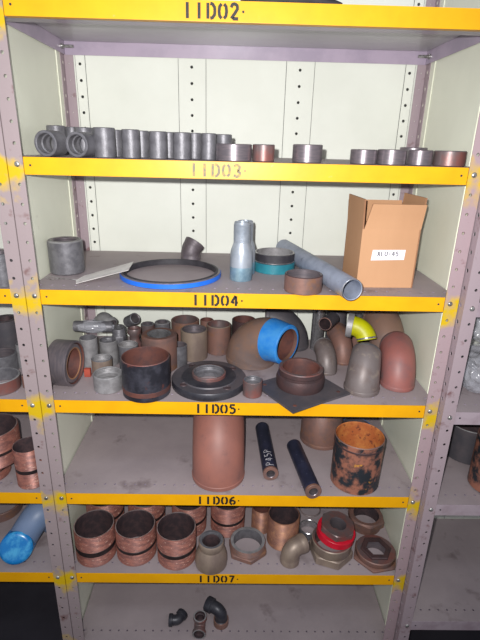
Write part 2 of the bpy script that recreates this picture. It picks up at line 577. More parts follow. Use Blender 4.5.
# ------------------------------------------------------------------ room shell
bm = bmesh.new()
box(bm, -3, 3, -2.6, 1.2, FLOOR_Z - 0.05, FLOOR_Z)
tag(obj('floor', bm, 'floor', smooth=False), kind='structure')
bm = bmesh.new()
box(bm, -3, 3, 0.62, 0.7, FLOOR_Z, 1.7)
tag(obj('wall_back', bm, 'wall', smooth=False), kind='structure')

# ------------------------------------------------------------------ shelving
HW, HO, DEP = 0.434, 0.463, 0.395

def make_post(parent, xin, xout, yf, yflange, mt, uc, front_r=0.0034):
    """L-shaped perforated upright; xin/xout: flange range, yf the face plane, yflange where the side leg ends"""
    bm = bmesh.new()
    z0 = -38.5 * S
    perf(bm, lambda u, v: Vector((u, yf, v)), min(xin, xout), max(xin, xout), uc, z0, 51, S, front_r)
    perf(bm, lambda u, v: Vector((xout, u, v)), min(yf, yflange), max(yf, yflange), (yf + yflange) / 2, z0, 51, S, 0.0050)
    bmesh.ops.remove_doubles(bm, verts=bm.verts, dist=1e-5)
    o = obj('corner_post', bm, mt, parent, smooth=False)
    solid(o, 0.0018)
    return o

def make_bolt(parent, x, y, z, d=-1, r=0.0056):
    bm = bmesh.new()
    m = Matrix.Translation((x, y, z)) @ Matrix.Rotation(PI / 2 * (1 if d < 0 else -1), 4, 'X')
    lathe(bm, [(0, 0.0036), (r * 0.5, 0.0034), (r * 0.85, 0.0024), (r, 0.0008), (r, 0), (0, 0)], 16, closed=False, mtx=m)
    return obj('bolt', bm, 'bolt', parent)

def make_unit(name, xc, y0, levels, lipmat, texts, label, posts, panels=True, deep_deck=None):
    root = empty(name, (0, 0, FLOOR_Z))
    tag(root, label, 'shelving')
    rt = bpy.data.objects.new  # noqa
    def par(o):
        o.location = Vector((0, 0, -FLOOR_Z))
        return o
    xl, xr = xc - HO, xc + HO
    for (sx, fm) in ((-1, posts[0]), (1, posts[1])):
        xi, xo = xc + sx * HW, xc + sx * HO
        par(make_post(root, xi, xo, y0 - 0.0012, y0 + 0.03, fm, xc + sx * (HW + 0.0115)))
        par(make_post(root, xi + sx * 0.006, xo, y0 + DEP, y0 + DEP - 0.03, 'post_plain', xc + sx * (HW + 0.018), front_r=0.0012))
    # back panels with perforated joining strips
    bm = bmesh.new()
    yb = y0 + DEP + 0.004
    strips = [(-0.436, -0.412), (-0.174, -0.104), (0.104, 0.176), (0.412, 0.436)]
    zt, zb = 0.476, FLOOR_Z + 0.01
    edges = [-HO] + [a for s_ in strips for a in s_] + [HO]
    for a, b2 in [(edges[i], edges[i + 1]) for i in range(0, len(edges), 2)]:
        box(bm, xc + a + 0.0012, xc + b2 - 0.0012, yb - 0.0006, yb + 0.001, zb, zt)
    for a, b2 in strips:
        perf(bm, lambda u, v: Vector((u, yb - 0.0012, v)), xc + a, xc + b2, xc + (a + b2) / 2 - 0.001, -38.5 * S, 51, S, 0.0038)
    par(obj('back_panel', bm, 'panel_back', root, smooth=False))
    if panels:
        for sx in (-1, 1):
            bm = bmesh.new()
            X = xc + sx * (HO + 0.0006)
            a, b2 = sorted((X, X + sx * 0.0009))
            box(bm, a, b2, y0 + 0.002, y0 + DEP - 0.003, zb, zt)
            for yy in (0.062, 0.335):
                a2, b3 = sorted((X - sx * 0.0022, X + sx * 0.0005))
                box(bm, a2, b3, y0 + yy, y0 + yy + 0.0016, zb, zt)
            par(obj('side_panel', bm, 'panel', root, smooth=False))
    for (zt_, txt, xt, tm, deep) in levels:
        bm = bmesh.new()
        X0, X1 = xc - 0.4605, xc + 0.4605
        # hole row along the front of the deck
        nh = 36
        pit = 0.0255
        st = xc - nh * pit / 2
        ya, yb_ = y0 + 0.001, y0 + 0.052
        perf(bm, lambda u, v: Vector((v, u, zt_)), ya, yb_, y0 + 0.036, st, nh, pit, 0.0030)
        for (a, b2) in ((X0, st), (st + nh * pit, X1)):
            q = [bm.verts.new(v) for v in ((a, ya, zt_), (b2, ya, zt_), (b2, yb_, zt_), (a, yb_, zt_))]
            bm.faces.new(q)
        box(bm, X0, X1, yb_, y0 + DEP - 0.002, zt_ - 0.0014, zt_)
        deck = obj('shelf', bm, 'deck', root, smooth=False)
        par(deck)
        # channel added to keep the deck holes dark, then the real back and side flanges
        bm = bmesh.new()
        box(bm, X0, X1, y0 + 0.0135, y0 + 0.0510, zt_ - 0.0318, zt_ - 0.0305)
        box(bm, X0, X1, y0 + 0.0500, y0 + 0.0512, zt_ - 0.0305, zt_ - 0.0016)
        box(bm, X0, X1, y0 + DEP - 0.004, y0 + DEP - 0.0025, zt_ - 0.033, zt_ - 0.0016)
        for sx in (-1, 1):
            a, b2 = sorted((xc + sx * 0.4595, xc + sx * 0.458))
            box(bm, a, b2, y0 + 0.003, y0 + DEP - 0.004, zt_ - 0.033, zt_ - 0.0016)
        obj('flange_and_shade_channel', bm, 'mauve', deck, smooth=False)
        bm = bmesh.new()
        box(bm, X0 + 0.004, X1 - 0.004, y0 + 0.052, y0 + DEP - 0.006, zt_ - 0.0030, zt_ - 0.0016)
        obj('underside_plate', bm, 'underside', deck, smooth=False)
        bm = bmesh.new()
        xa, xb = xc - 0.4335, xc + 0.4335
        box(bm, xa, xb, y0 - 0.0004, y0 + 0.0012, zt_ - 0.033, zt_ - 0.0002, bev=0.0005)
        box(bm, xa, xb, y0 + 0.0004, y0 + 0.014, zt_ - 0.033, zt_ - 0.0318)
        obj('front_lip', bm, lipmat, deck, smooth=False)
        for sx in (-1, 1):
            bm = bmesh.new()
            cx = xc + sx * 0.421
            lathe(bm, [(0, 0.0), (0.0022, 0.0), (0.0022, 0.0006), (0, 0.0006)], 10, closed=False,
                  mtx=Matrix.Translation((cx, y0 - 0.0003, zt_ - 0.0155)) @ Matrix.Rotation(PI / 2, 4, 'X'))
            obj('lip_hole', bm, 'gasket', deck)
        if txt:
            bm = bmesh.new()
            u0, w, hh = xt
            yy = y0 - 0.0009
            base_z = zt_ - 0.033 + (0.033 - hh) / 2
            stroke_text(bm, txt, lambda u, v: Vector((u0 + u, yy, base_z + v)), hh, w / 5.0, hh * 0.21, fine=2)
            # the dot after the number
            cx, cz = u0 + w + 0.003, base_z + hh * 0.5
            ring_ = [bm.verts.new((cx + 0.0022 * math.cos(k * PI / 5), yy, cz + 0.0022 * math.sin(k * PI / 5))) for k in range(10)]
            bm.faces.new(ring_)
            tag(obj('stencil_lettering', bm, tm, deck, smooth=False), 'black stencilled shelf number' if tm == 'ink' else 'worn grey stencilled shelf number with flash glare in its colour')
        zb_ = zt_ - T
        for sx in (-1, 1):
            par(make_bolt(root, xc + sx * (HW + 0.0115), y0 - 0.0015, zb_))
            # long threaded bolt at the back corner under the shelf
            bm = bmesh.new()
            m = Matrix.Translation((xc + sx * 0.458, y0 + DEP - 0.03, zt_ - 0.018)) @ Matrix.Rotation(-sx * PI / 2, 4, 'Y')
            pr = [(0, 0)] + [(0.006, 0.0), (0.006, 0.005)] + thread(0.0036, 0.005, 0.03, 0.002, 0.0006) + [(0, 0.03)]
            lathe(bm, pr, 12, closed=False, mtx=m)
            par(obj('bolt', bm, 'bolt', root))
    return root

TX = {k: v for k, v in (
    (-1, ('IID02', (-0.1212, 0.1028))),
    (0, ('IID03', (-0.1124, 0.1044))),
    (1, ('IID04', (-0.1115, 0.104))),
    (2, ('IID05', (-0.1076, 0.0995))),
    (3, ('IID06', (-0.1049, 0.1025))),
    (4, ('IID07', (-0.1043, 0.1049))))}
main_levels = []
for k in range(-1, 6):
    if k in TX:
        t, (u0, w) = TX[k]
        main_levels.append((zk(k), t, (u0, w, 0.0255), 'ink_worn_glare' if k == 0 else 'ink', None))
    else:
        main_levels.append((zk(k), None, None, None, None))
make_unit('steel_shelving_unit', 0.0, 0.0, main_levels, 'yellow', None,
          'central grey steel shelving bay with yellow lips numbered 11D02 to 11D07', ('post', 'post_worn'))
make_unit('steel_shelving_unit', -(2 * HO + 0.0035), 0.0, [(zk(k), None, None, None, None) for k in (-1, 0, 1, 2, 3, 4)], 'yellow', None,
          'left neighbouring steel shelving bay with plain yellow lips', ('post', 'post'), panels=False)
make_unit('steel_shelving_unit', 2 * HO + 0.0035, -0.022, [(z_, None, None, None, None) for z_ in (zk(-1), zk(0), zk(1) - 0.003, zk(2) - 0.003, zk(3) - 0.003, -1.198)],
          'grey_lip', None, 'right neighbouring steel shelving bay with unpainted mauve-grey lips', ('post_plain', 'post_plain'), panels=False)

# ------------------------------------------------------------------ shelf 11D02
def zk(k):
    """resting height on shelf k, a hair above the paint"""
    return -k * LV + T + 0.0004

bm = bmesh.new()
pts = [Vector((-0.02, 0.045, zk(-1) + 0.008)), Vector((0.02, 0.05, zk(-1) + 0.011)), Vector((0.06, 0.06, zk(-1) + 0.018)), Vector((0.11, 0.05, zk(-1) + 0.018)), Vector((0.145, 0.045, zk(-1) + 0.010)), Vector((0.165, 0.04, zk(-1) + 0.007))]
sweep(bm, pts, [0.004, 0.009, 0.016, 0.017, 0.009, 0.004], [0.001] * 6, 16)
tag(obj('cloth_bundle', bm, 'dark_cloth'), 'black bundle lying on the topmost shelf behind the yellow lip', 'bundle')

# ------------------------------------------------------------------ shelf 11D03
G3 = 'grey couplings in a row on shelf 11D03'
def coup(g, label, **kw):
    return sleeve('pipe_coupling', g, ('steel', 'steel', 'steel'), label, 'pipe coupling', G3, wall=0.24, inner_thread=0.016, **kw)
coup((-0.417, 0.15, 0.0143, 0.0196, 0.0606), 'grey coupling standing farthest left, behind the two lying couplings')
coup((-0.3914, 0.18, 0.0143, 0.0154, 0.0593), 'grey coupling mostly hidden behind the gap between the two lying couplings')
coup((-0.3446, 0.11, 0.0143, 0.0191, 0.0571), 'grey coupling standing right behind the second lying coupling')
coup((-0.2877, 0.052, 0.0143, 0.0216, 0.0566), 'widest standing grey coupling, first upright one of the front row')
coup((-0.2766, 0.1, 0.0143, 0.0142, 0.0539), 'narrow grey coupling peeking out right of the widest standing coupling')
coup((-0.2344, 0.05, 0.0143, 0.0181, 0.0543), 'upright grey coupling, second of the front row from the left')
coup((-0.2206, 0.09, 0.0143, 0.0162, 0.0533), 'half-hidden grey coupling between second and third front couplings')
coup((-0.1799, 0.05, 0.0143, 0.0181, 0.052), 'upright grey coupling, third of the front row from the left')
coup((-0.1639, 0.09, 0.0143, 0.0154, 0.0519), 'half-hidden grey coupling between third and fourth front couplings')
coup((-0.1322, 0.05, 0.0143, 0.018, 0.0513), 'upright grey coupling, fourth of the front row from the left')
coup((-0.11, 0.09, 0.0143, 0.0155, 0.0516), 'slightly darker grey coupling just right of the fourth front coupling')
coup((-0.0785, 0.056, 0.0143, 0.0152, 0.051), 'upright grey coupling, last of the front row beside the dark bright-streaked ring')
coup((-0.0501, 0.105, 0.0143, 0.0179, 0.0506), 'grey coupling behind the first dark steel ring')
def lying(g, label, yaw):
    X, Y, Z, r, h = g
    return coup(g, label, rot=(-PI / 2, 0, -yaw))
lying((-0.3926, 0.012, 0.0385, 0.0242, 0.046), 'grey coupling lying at the far left with its threaded mouth facing out', math.radians(13))
lying((-0.3328, 0.012, 0.0379, 0.0236, 0.046), 'second grey coupling lying on its side, mouth outward', math.radians(13))
GR = 'dark steel rings on shelf 11D03'
def ringc(g, label, mt=('steel_dark', 'steel_dark', 'steel_dark')):
    return sleeve('steel_ring', g, mt, label, 'steel ring', GR, wall=0.14, inner_thread=0.01)
ringc((-0.0275, 0.04, 0.0143, 0.0359, 0.0324), 'dark steel ring with a bright streak, in front of the last grey coupling')
ringc((0.0323, 0.045, 0.0143, 0.0224, 0.0328), 'smaller brownish steel ring touching the streaked ring on its right', ('steel_rust', 'steel_dark', 'steel_dark'))
ringc((0.121, 0.045, 0.0143, 0.0299, 0.0347), 'dark steel ring standing alone in the middle of shelf 11D03')
ringc((0.2356, 0.045, 0.0143, 0.0267, 0.028), 'first dark ring of the touching row of four at the right')
ringc((0.2917, 0.042, 0.0143, 0.0286, 0.0293), 'second dark ring of the touching row of four at the right')
ringc((0.3504, 0.046, 0.0143, 0.0252, 0.0296), 'third shiny dark ring of the row of four at the right')
ringc((0.4103, 0.043, 0.0143, 0.0311, 0.0296), 'last ring of the row of four, red rust blooming on it', ('steel_rust', 'steel_dark', 'steel_dark'))
ringc((0.3622, 0.12, 0.0143, 0.0288, 0.0344), 'dark ring half hidden behind the row of four rings')

# ------------------------------------------------------------------ shelf 11D04
sleeve('pipe_coupling', (-0.4229, 0.1493, -0.2524, 0.04, 0.0789), ('steel', 'steel_dark', 'steel_light'), 'large thick-walled grey coupling standing at left of shelf 11D04', wall=0.34, inner_thread=0.02, b=0.003)

# tag with wire
root = empty('wire_tag', (-0.3212, 0.0993, -0.2524))
Zt = zk(1)
q = ((-0.3788, 0.0694, -0.2524), (-0.3725, 0.1087, -0.2524), (-0.2684, 0.1712, -0.2524), (-0.2634, 0.0881, -0.2524), (-0.3706, 0.0431, -0.2524))
bm = bmesh.new()
top = [bm.verts.new(Vector(v) - root.location + Vector((0, 0, 0.0016 + (0.021 if i in (2, 3) else 0)))) for i, v in enumerate(q)]
bm.faces.new(top)
solid(obj('tag_card', bm, 'tag_paper', root, smooth=False), 0.0008)
bm = bmesh.new()
cw = ((-0.3757, 0.0738, -0.2524), (-0.3871, 0.0671, -0.2524), (-0.4145, 0.0819, -0.2524), (-0.4389, 0.0869, -0.2524), (-0.4525, 0.0928, -0.2524), (-0.4488, 0.0768, -0.2524), (-0.4386, 0.0733, -0.2524), (-0.415, 0.0701, -0.2524))
sweep(bm, [Vector(v) - root.location + Vector((0, 0, 0.0014 + 0.003 * (i % 2))) for i, v in enumerate(cw)], 0.0008, 0.0002, 8)
obj('wire', bm, 'bolt', root)
tag(root, 'grey-white card tag with a twisted wire lying at the left shelf edge', 'tag')

# large ring with blue band
X, Y, Z, r, h = (-0.1727, 0.1353, -0.2524, 0.1183, 0.013)
root = sleeve('flange_gasket_ring', (X, Y, Z, r, h), ('ring_grey', 'gasket', 'ring_grey'), 'large flat ring with bright blue outer band and dark inner gasket', 'gasket ring', wall=0.07)
ringpart('blue_band', root, r + 0.0012, r - 0.001, 0.0006, h - 0.002, 'blue_band', 96)
ringpart('inner_gasket', root, r * 0.955, r * 0.905, 0.0005, h + 0.0014, 'gasket', 96)

# small dark 45 degree fitting
threaded_elbow('pipe_elbow', (-0.1401, 0.3106, -0.2512), (0.02, -0.05, math.radians(40)), 0.0265, 0.013, 'steel_small',
               'small dark short elbow standing at the back behind the blue ring', ang=42, collar=1.05, R=0.030)

# two swaged nipples
def swage(g, label):
    X, Y, Z, r, h = g
    bm = bmesh.new()
    rt = r * 0.74
    pts = [(r * 0.95, 0), (r, 0.002), (r, h * 0.24), (r * 1.0, h * 0.26), (r * 0.985, h * 0.47), (r * 0.93, h * 0.53), (rt * 1.04, h * 0.62), (rt, h * 0.64)]
    ms = [0] * 2 + [1] * 6
    th = thread(rt, h * 0.66, h * 0.965, 0.003, 0.0009)
    pts += th
    ms += [1] * len(th)
    pts += [(rt * 0.9, h), (rt * 0.78, h), (rt * 0.74, h * 0.9), (r * 0.74, h * 0.3), (r * 0.84, 0)]
    ms += [1, 1, 2, 2, 2]
    ms[0] = ms[1] = 0
    lathe(bm, pts, 48, ms)
    o = obj('swaged_nipple', bm, ('galv_blue', 'galv', 'steel_dark'))
    place(o, X, Y, Z)
    return tag(o, label, 'pipe nipple', 'silver swaged nipples')
gsw = (-0.0057, 0.1253, -0.2524, 0.0368, 0.1369)
rsw = 0.0262
swage((gsw[0], gsw[1] - 0.012, gsw[2], rsw, 0.134), 'silver swaged nipple with narrow threaded neck, the front one of the pair')
swage((gsw[0] + 0.009, gsw[1] + 0.046, gsw[2], rsw, 0.128), 'silver swaged nipple half hidden behind its twin')

# teal cap ring
X, Y, Z, r, h = (0.0813, 0.2137, -0.2524, 0.0511, 0.0472)
root = sleeve('painted_cap_ring', (X - 0.0015, Y - 0.003, Z, r * 0.985, h), ('gasket', 'steel_light', 'steel_bright'), 'dark grooved ring with teal painted lower half beside the silver nipples', 'pipe ring', wall=0.09)
ringpart('teal_skirt', root, r * 1.025, r * 0.95, 0.0, h * 0.50, 'teal')
ringpart('bright_groove_edge', root, r * 1.012, r * 0.97, h * 0.52, h * 0.58, 'steel_bright')
sleeve('rusty_ring', (0.1296, 0.0324, -0.2524, 0.0413, 0.0381), ('rust', 'steel_dark', 'rust_dark'), 'short brown rusty ring at the shelf edge beside the long grey pipe', 'pipe ring', wall=0.1)

# long grey pipe lying diagonally, hanging over the front edge
a, b2 = Vector((0.2202, -0.0415, -0.2279)), Vector((0.119, 0.3724, -0.2279))
d = (a - b2).normalized()
bm = bmesh.new()
Lp = (a - b2).length
pts, ms = sleeve_prof(0.0235, 0.0205, Lp, 0.0012)
lathe(bm, pts, 48, ms)
root = obj('galvanised_pipe', bm, ('galv_pipe', 'galv_pipe', 'steel_bright'))
aim(root, b2, a)
tag(root, 'long grey galvanised pipe lying diagonally over the lip of shelf 11D04', 'pipe')

# cardboard box
A0, B0, D0 = Vector((0.2555, 0.0632)), Vector((0.3854, 0.0683)), Vector((0.2489, 0.182))
C0 = B0 + (D0 - A0)
zb, zt = zk(1), zk(1) + 0.132
root = empty('cardboard_box', (A0.x, A0.y, zb))
inv = Vector((A0.x, A0.y, zb))
def wallq(bm, p, q, z0, z1, t=0.003, inward=None):
    n = Vector((q - p).to_3d().cross(Vector((0, 0, 1)))).normalized() * t
    vs = [Vector((p.x, p.y, z0)), Vector((q.x, q.y, z0)), Vector((q.x, q.y, z1)), Vector((p.x, p.y, z1))]
    a = [bm.verts.new(v - inv) for v in vs]
    b_ = [bm.verts.new(v - inv - n) for v in vs]
    bm.faces.new(a)
    f = bm.faces.new(list(reversed(b_)))
    f.material_index = 1
    for i in range(4):
        j = (i + 1) % 4
        f = bm.faces.new((a[j], a[i], b_[i], b_[j]))
        f.material_index = 1
bm = bmesh.new()
for p_, q_ in ((A0, B0), (B0, C0), (C0, D0), (D0, A0)):
    wallq(bm, p_, q_, zb, zt)
vs = [bm.verts.new(Vector((v.x, v.y, zb + 0.002)) - inv) for v in (A0, B0, C0, D0)]
bm.faces.new(vs)
obj('box_body', bm, ('cardboard', 'cardboard_in'), root, smooth=False)
def flap(p, q, tilt, hgt, cut0=0.0, cut1=0.0, sh=0.0):
    """flap hinged on the edge p-q, tilted outward by tilt degrees"""
    bm = bmesh.new()
    e = (q - p).to_3d().normalized()
    nrm = e.cross(Vector((0, 0, 1)))
    up = Vector((0, 0, 1)) * math.cos(math.radians(tilt)) + nrm * math.sin(math.radians(tilt))
    P0, Q0 = Vector((p.x, p.y, zt)), Vector((q.x, q.y, zt))
    vs = [P0, Q0, Q0 + up * hgt - e * cut1 + e * sh, P0 + up * hgt + e * cut0 + e * sh]
    th = up.cross(e).normalized() * 0.003
    a = [bm.verts.new(v - inv) for v in vs]
    b_ = [bm.verts.new(v - inv + th) for v in vs]
    bm.faces.new(a)
    f = bm.faces.new(list(reversed(b_)))
    for i in range(4):
        j = (i + 1) % 4
        f = bm.faces.new((a[j], a[i], b_[i], b_[j]))
        f.material_index = 1
    return obj('box_flap', bm, ('cardboard', 'cardboard_in'), root, smooth=False)
flap(A0 + (B0 - A0) * 0.03, B0, 4, 0.054, 0.012, -0.004)
flap(B0, C0, 3, 0.068)
flap(C0, D0, 10, 0.050)
flap(D0, A0, 2, 0.063, 0.0, 0.0)
# label
e = (B0 - A0).to_3d().normalized()
n_ = e.cross(Vector((0, 0, 1)))
bm = bmesh.new()
L0 = A0.to_3d() + e * 0.026 + n_ * 0.0008
def onf(u, v, k=0.0):
    return Vector((L0.x, L0.y, zb + 0.063)) + e * u + Vector((0, 0, v)) + n_ * k - inv
vs = [bm.verts.new(onf(*q)) for q in ((0, 0), (0.075, 0.002), (0.076, 0.0245), (0.002, 0.0235))]
bm.faces.new(vs)
lb = solid(obj('paper_label', bm, 'paper', root, smooth=False), 0.0005)
bm = bmesh.new()
stroke_text(bm, 'XLU-45', lambda u, v: onf(0.013 + u, 0.010 + v, 0.0008), 0.0105, 0.0082, 0.0017)
obj('label_lettering', bm, 'ink', lb, smooth=False)
tag(root, 'open brown cardboard box with a white label reading XLU-45', 'box')

# ------------------------------------------------------------------ shelf 11D05
G5 = 'rough pile of couplings and fittings on shelf 11D05'
# big ring on edge at the left
r = 0.056
cz = zk(2) + r
o = sleeve('pipe_coupling', (0, 0, 0, r, 0.050), ('steel_dark', 'rust_inside', 'steel_dark'), 'large dark ring standing on edge at far left of shelf 11D05', wall=0.12, seg=64)
_c = Vector((-0.4218, 0.0779, -0.5191))
aim(o, (_c.x - 0.032, _c.y + 0.008, cz), (_c.x + 0.022, _c.y + 0.001, cz))
bm = bmesh.new()
lathe(bm, [(r * 0.66, 0.004), (r * 0.845, 0.004), (r * 0.845, 0.0465), (r * 0.70, 0.0475), (r * 0.66, 0.0475), (r * 0.655, 0.045)], 48, [0, 0, 0, 1, 1, 2])
obj('inner_liner', bm, ('steel_dark', 'cardboard_in', 'rust_inside'), o)

sleeve('pipe_coupling', (-0.3226, 0.0632, -0.5191, 0.035, 0.0412), ('steel_light', 'steel_light', 'steel_light'), 'pale grey coupling at the front beside the black pipe piece', group=G5, wall=0.13, inner_thread=0.014)
sleeve('pipe_coupling', (-0.3532, 0.127, -0.5191, 0.0256, 0.0505), ('tan_steel', 'steel_light', 'steel'), 'grey coupling right behind the pale front coupling', group=G5, wall=0.16, inner_thread=0.014)
sleeve('pipe_coupling', (-0.3916, 0.1552, -0.5191, 0.022, 0.0935), ('steel_light', 'steel', 'steel_light'), 'tall pale coupling behind the ring standing on edge', group=G5, wall=0.16)
sleeve('pipe_coupling', (-0.3536, 0.2001, -0.5191, 0.0244, 0.0692), ('steel_light', 'steel', 'steel_light'), 'pale coupling under the plastic-wrapped fitting', group=G5, wall=0.16, inner_thread=0.01)
sleeve('pipe_coupling', (-0.2937, 0.1679, -0.5191, 0.0254, 0.0718), ('steel', 'steel_light', 'steel_light'), 'grey coupling directly behind the black pipe piece', group=G5, wall=0.16, inner_thread=0.012)
bm = bmesh.new()
_p = Vector((-0.3897, 0.1333, -0.5191))
box(bm, -0.008, 0.008, -0.006, 0.006, 0, 0.022, bev=0.002)
o = obj('clay_block', bm, 'rust_flash')
place(o, _p.x, _p.y - 0.012, _p.z)
tag(o, 'small orange-red block behind the ring on edge', 'block')
# plastic-wrapped fitting lying over the two pale couplings
zt2 = zk(2) + 0.083
root = empty('wrapped_fitting', (-0.391, 0.205, -0.4151))
bm = bmesh.new()
sweep(bm, [(-0.05, 0, 0), (-0.046, 0, 0), (-0.02, 0, 0), (-0.018, 0, 0), (0.018, 0, 0), (0.02, 0, 0), (0.046, 0, 0), (0.05, 0, 0)],
      [0.013, 0.0145, 0.0145, 0.012, 0.012, 0.0145, 0.0145, 0.013], 0.009, 28)
obj('fitting_body', bm, 'steel', root)
bm = bmesh.new()
bmesh.ops.create_icosphere(bm, subdivisions=4, radius=1.0)
for v in bm.verts:
    c = v.co.copy()
    n = noise.noise(c * 2.3) * 0.16 + noise.noise(c * 6.1) * 0.10
    v.co = Vector((c.x * 0.052, c.y * 0.022, c.z * 0.0165)) * (1 + n)
obj('plastic_wrap', bm, 'plastic', root)
tag(root, 'fitting wrapped in shiny clear plastic on top of the pale couplings', 'pipe fitting', G5)
root.rotation_euler = (0, 0.04, 0.1)

threaded_elbow('pipe_elbow', (-0.3893, 0.27, -0.4316), (math.radians(8), math.radians(34), math.radians(-38)), 0.0185, 0.014, ('steel_light', 'steel_dark', 'steel_light'),
               'grey elbow lying on top of the pile at its left back', group=G5)
# hex bushing
def hex_fit(name, g, rin, hexr, hexh, mt, label, group=None, rot=None, zhex=0.0, rot_z=0.0, thr=True, cat='hex bushing', band=None):
    """round collar rising out of a hexagonal body, bored through"""
    X, Y, Z, r, h = g
    seg = 48
    bm = bmesh.new()
    pts, ms = [], []
    def hexring(z, R, mi, blend=1.0):
        return ('h', z, R, mi, blend)
    loops = []
    loops.append(('h', zhex, hexr * 0.96, 0))
    loops.append(('h', zhex + 0.002, hexr, 0))
    loops.append(('h', zhex + hexh - 0.002, hexr, 0))
    loops.append(('h', zhex + hexh, hexr * 0.95, 0))
    loops.append(('c', zhex + hexh + 0.0005, r * 0.98, 0))
    if h > zhex + hexh + 0.006:
        for (rr, zz) in (thread(r, zhex + hexh + 0.002, h - 0.002) if thr else [(r, zhex + hexh + 0.002), (r, h - 0.002)]):
            loops.append(('c', zz, rr, 0))
        loops.append(('c', h, r * 0.96, 2))
    else:
        loops.append(('c', h, r * 0.93, 2))
    loops.append(('c', h, rin * 1.03, 1))
    loops.append(('c', h - 0.002, rin, 1))
    loops.append(('c', 0.002, rin, 1))
    loops.append(('c', 0.0, rin * 1.03, 2))
    if zhex > 0.003:
        loops.append(('c', 0.0, r * 0.9, 0))
        loops.append(('c', zhex, r * 0.92, 0))
    rings = []
    for (t, z, R, m_) in loops:
        ring_ = []
        for i in range(seg):
            a = 2 * PI * i / seg
            if t == 'h':
                k = (a % (PI / 3)) - PI / 6
                rad = min(R * math.cos(PI / 6) / math.cos(k), R * 0.985)
            else:
                rad = R
            ring_.append(bm.verts.new((rad * math.cos(a + rot_z), rad * math.sin(a + rot_z), z)))
        rings.append((ring_, m_))
    for k in range(len(rings)):
        a, m_ = rings[k]
        b_ = rings[(k + 1) % len(rings)][0]
        for i in range(seg):
            j = (i + 1) % seg
            f = bm.faces.new((a[i], a[j], b_[j], b_[i]))
            f.material_index = m_
    if isinstance(mt, str):
        mt = (mt,) * 3
    o = obj(name, bm, mt)
    place(o, X, Y, Z, rot)
    return tag(o, label, cat, group)

g = (-0.329, 0.22, -0.4641, 0.0195, 0.0555)
hex_fit('hex_bushing', (g[0], g[1], g[2], g[3] * 0.9, 0.045), g[3] * 0.62, g[3] * 1.0, 0.022, ('steel', 'steel_bright', 'steel_bright'), 'grey hex bushing with bright mouth on top of the pile', G5, rot=(0.1, 0.0, 0.3))
o = sleeve('pipe_coupling', (0, 0, 0, 0.0165, 0.040), ('steel', 'steel_dark', 'steel'), 'small dull coupling lying tilted at the top back of the pile', group=G5, wall=0.25)
aim(o, (-0.3209, 0.3, -0.437), (-0.2854, 0.27, -0.4102))
# waisted adapter
X, Y, Z, r, h = (-0.287, 0.22, -0.4791, 0.0184, 0.0601)
bm = bmesh.new()
lathe(bm, [(r * 0.95, 0), (r, 0.002), (r, 0.014), (r * 0.7, 0.022), (r * 0.7, 0.034), (r, 0.042), (r, 0.054), (r * 0.95, 0.056), (r * 0.7, 0.056), (r * 0.62, 0.05), (r * 0.62, 0.004), (r * 0.7, 0)], 36)
o = obj('waisted_adapter', bm, 'steel_rust')
place(o, X, Y, Z)
tag(o, 'dark waisted adapter with narrow middle between pile and brown coupling', 'pipe adapter', G5)
sleeve('pipe_coupling', (-0.2712, 0.33, -0.5191, 0.0201, 0.0673), ('steel_rust', 'steel_dark', 'steel'), 'small dark coupling at the back, left of the pale-topped one', group=G5, wall=0.38)
sleeve('pipe_coupling', (-0.2264, 0.32, -0.5191, 0.0222, 0.0775), ('steel', 'steel_dark', 'steel_light'), 'thick-walled coupling with pale rim at the back', group=G5, wall=0.40)
sleeve('pipe_coupling', (-0.1629, 0.345, -0.5191, 0.0411, 0.0771), ('rust', 'steel_rust', 'rust'), 'wide brown coupling against the back panel', group=G5, wall=0.14)
sleeve('pipe_coupling', (-0.0997, 0.36, -0.5191, 0.0201, 0.0724), ('rust', 'rust_inside', 'rust'), 'small red-brown coupling just visible at the back between two others', group=G5, wall=0.18)
sleeve('pipe_coupling', (0.0113, 0.35, -0.5191, 0.0356, 0.0791), ('rust_dark', 'rust_inside', 'rust_dark'), 'dark coupling partly hidden behind the big blue-ended elbow', group=G5, wall=0.16)
sleeve('pipe_coupling', (-0.1287, 0.25, -0.5191, 0.0371, 0.0846), ('tan_steel', 'steel_dark', 'tan_steel'), 'tan-grey tall coupling with dark bore, behind the flange', group=G5, wall=0.16, inner_thread=0.02)
sleeve('pipe_coupling', (-0.0619, 0.2923, -0.5191, 0.0348, 0.0847), ('rust', 'steel_rust', 'tan_steel'), 'tall brown coupling left of the blue-ended elbow', group=G5, wall=0.14, inner_thread=0.02)
sleeve('pipe_coupling', (-0.2141, 0.1803, -0.5191, 0.0463, 0.0974), ('rust', 'steel_bright', 'rust'), 'big brown thick-walled coupling behind the black pipe piece', group=G5, wall=0.40, b=0.004)
sleeve('pipe_coupling', (-0.1664, 0.1992, -0.5191, 0.0226, 0.0593), ('steel', 'steel_dark', 'steel'), 'grey coupling squeezed behind the flange next to the big brown one', group=G5, wall=0.16)
# black pipe piece
X, Y, Z, r, h = (-0.2267, 0.0462, -0.5191, 0.0564, 0.0952)
root = sleeve('pipe_piece', (X, Y, Z, r, h), ('black_scale', 'rust_inside', 'steel_rust'), 'large black scaly pipe piece with reddish bore at the shelf front', 'pipe piece', wall=0.06)
ringpart('rusty_band', root, r + 0.0006, r - 0.002, 0.012, 0.024, 'rust_inside')

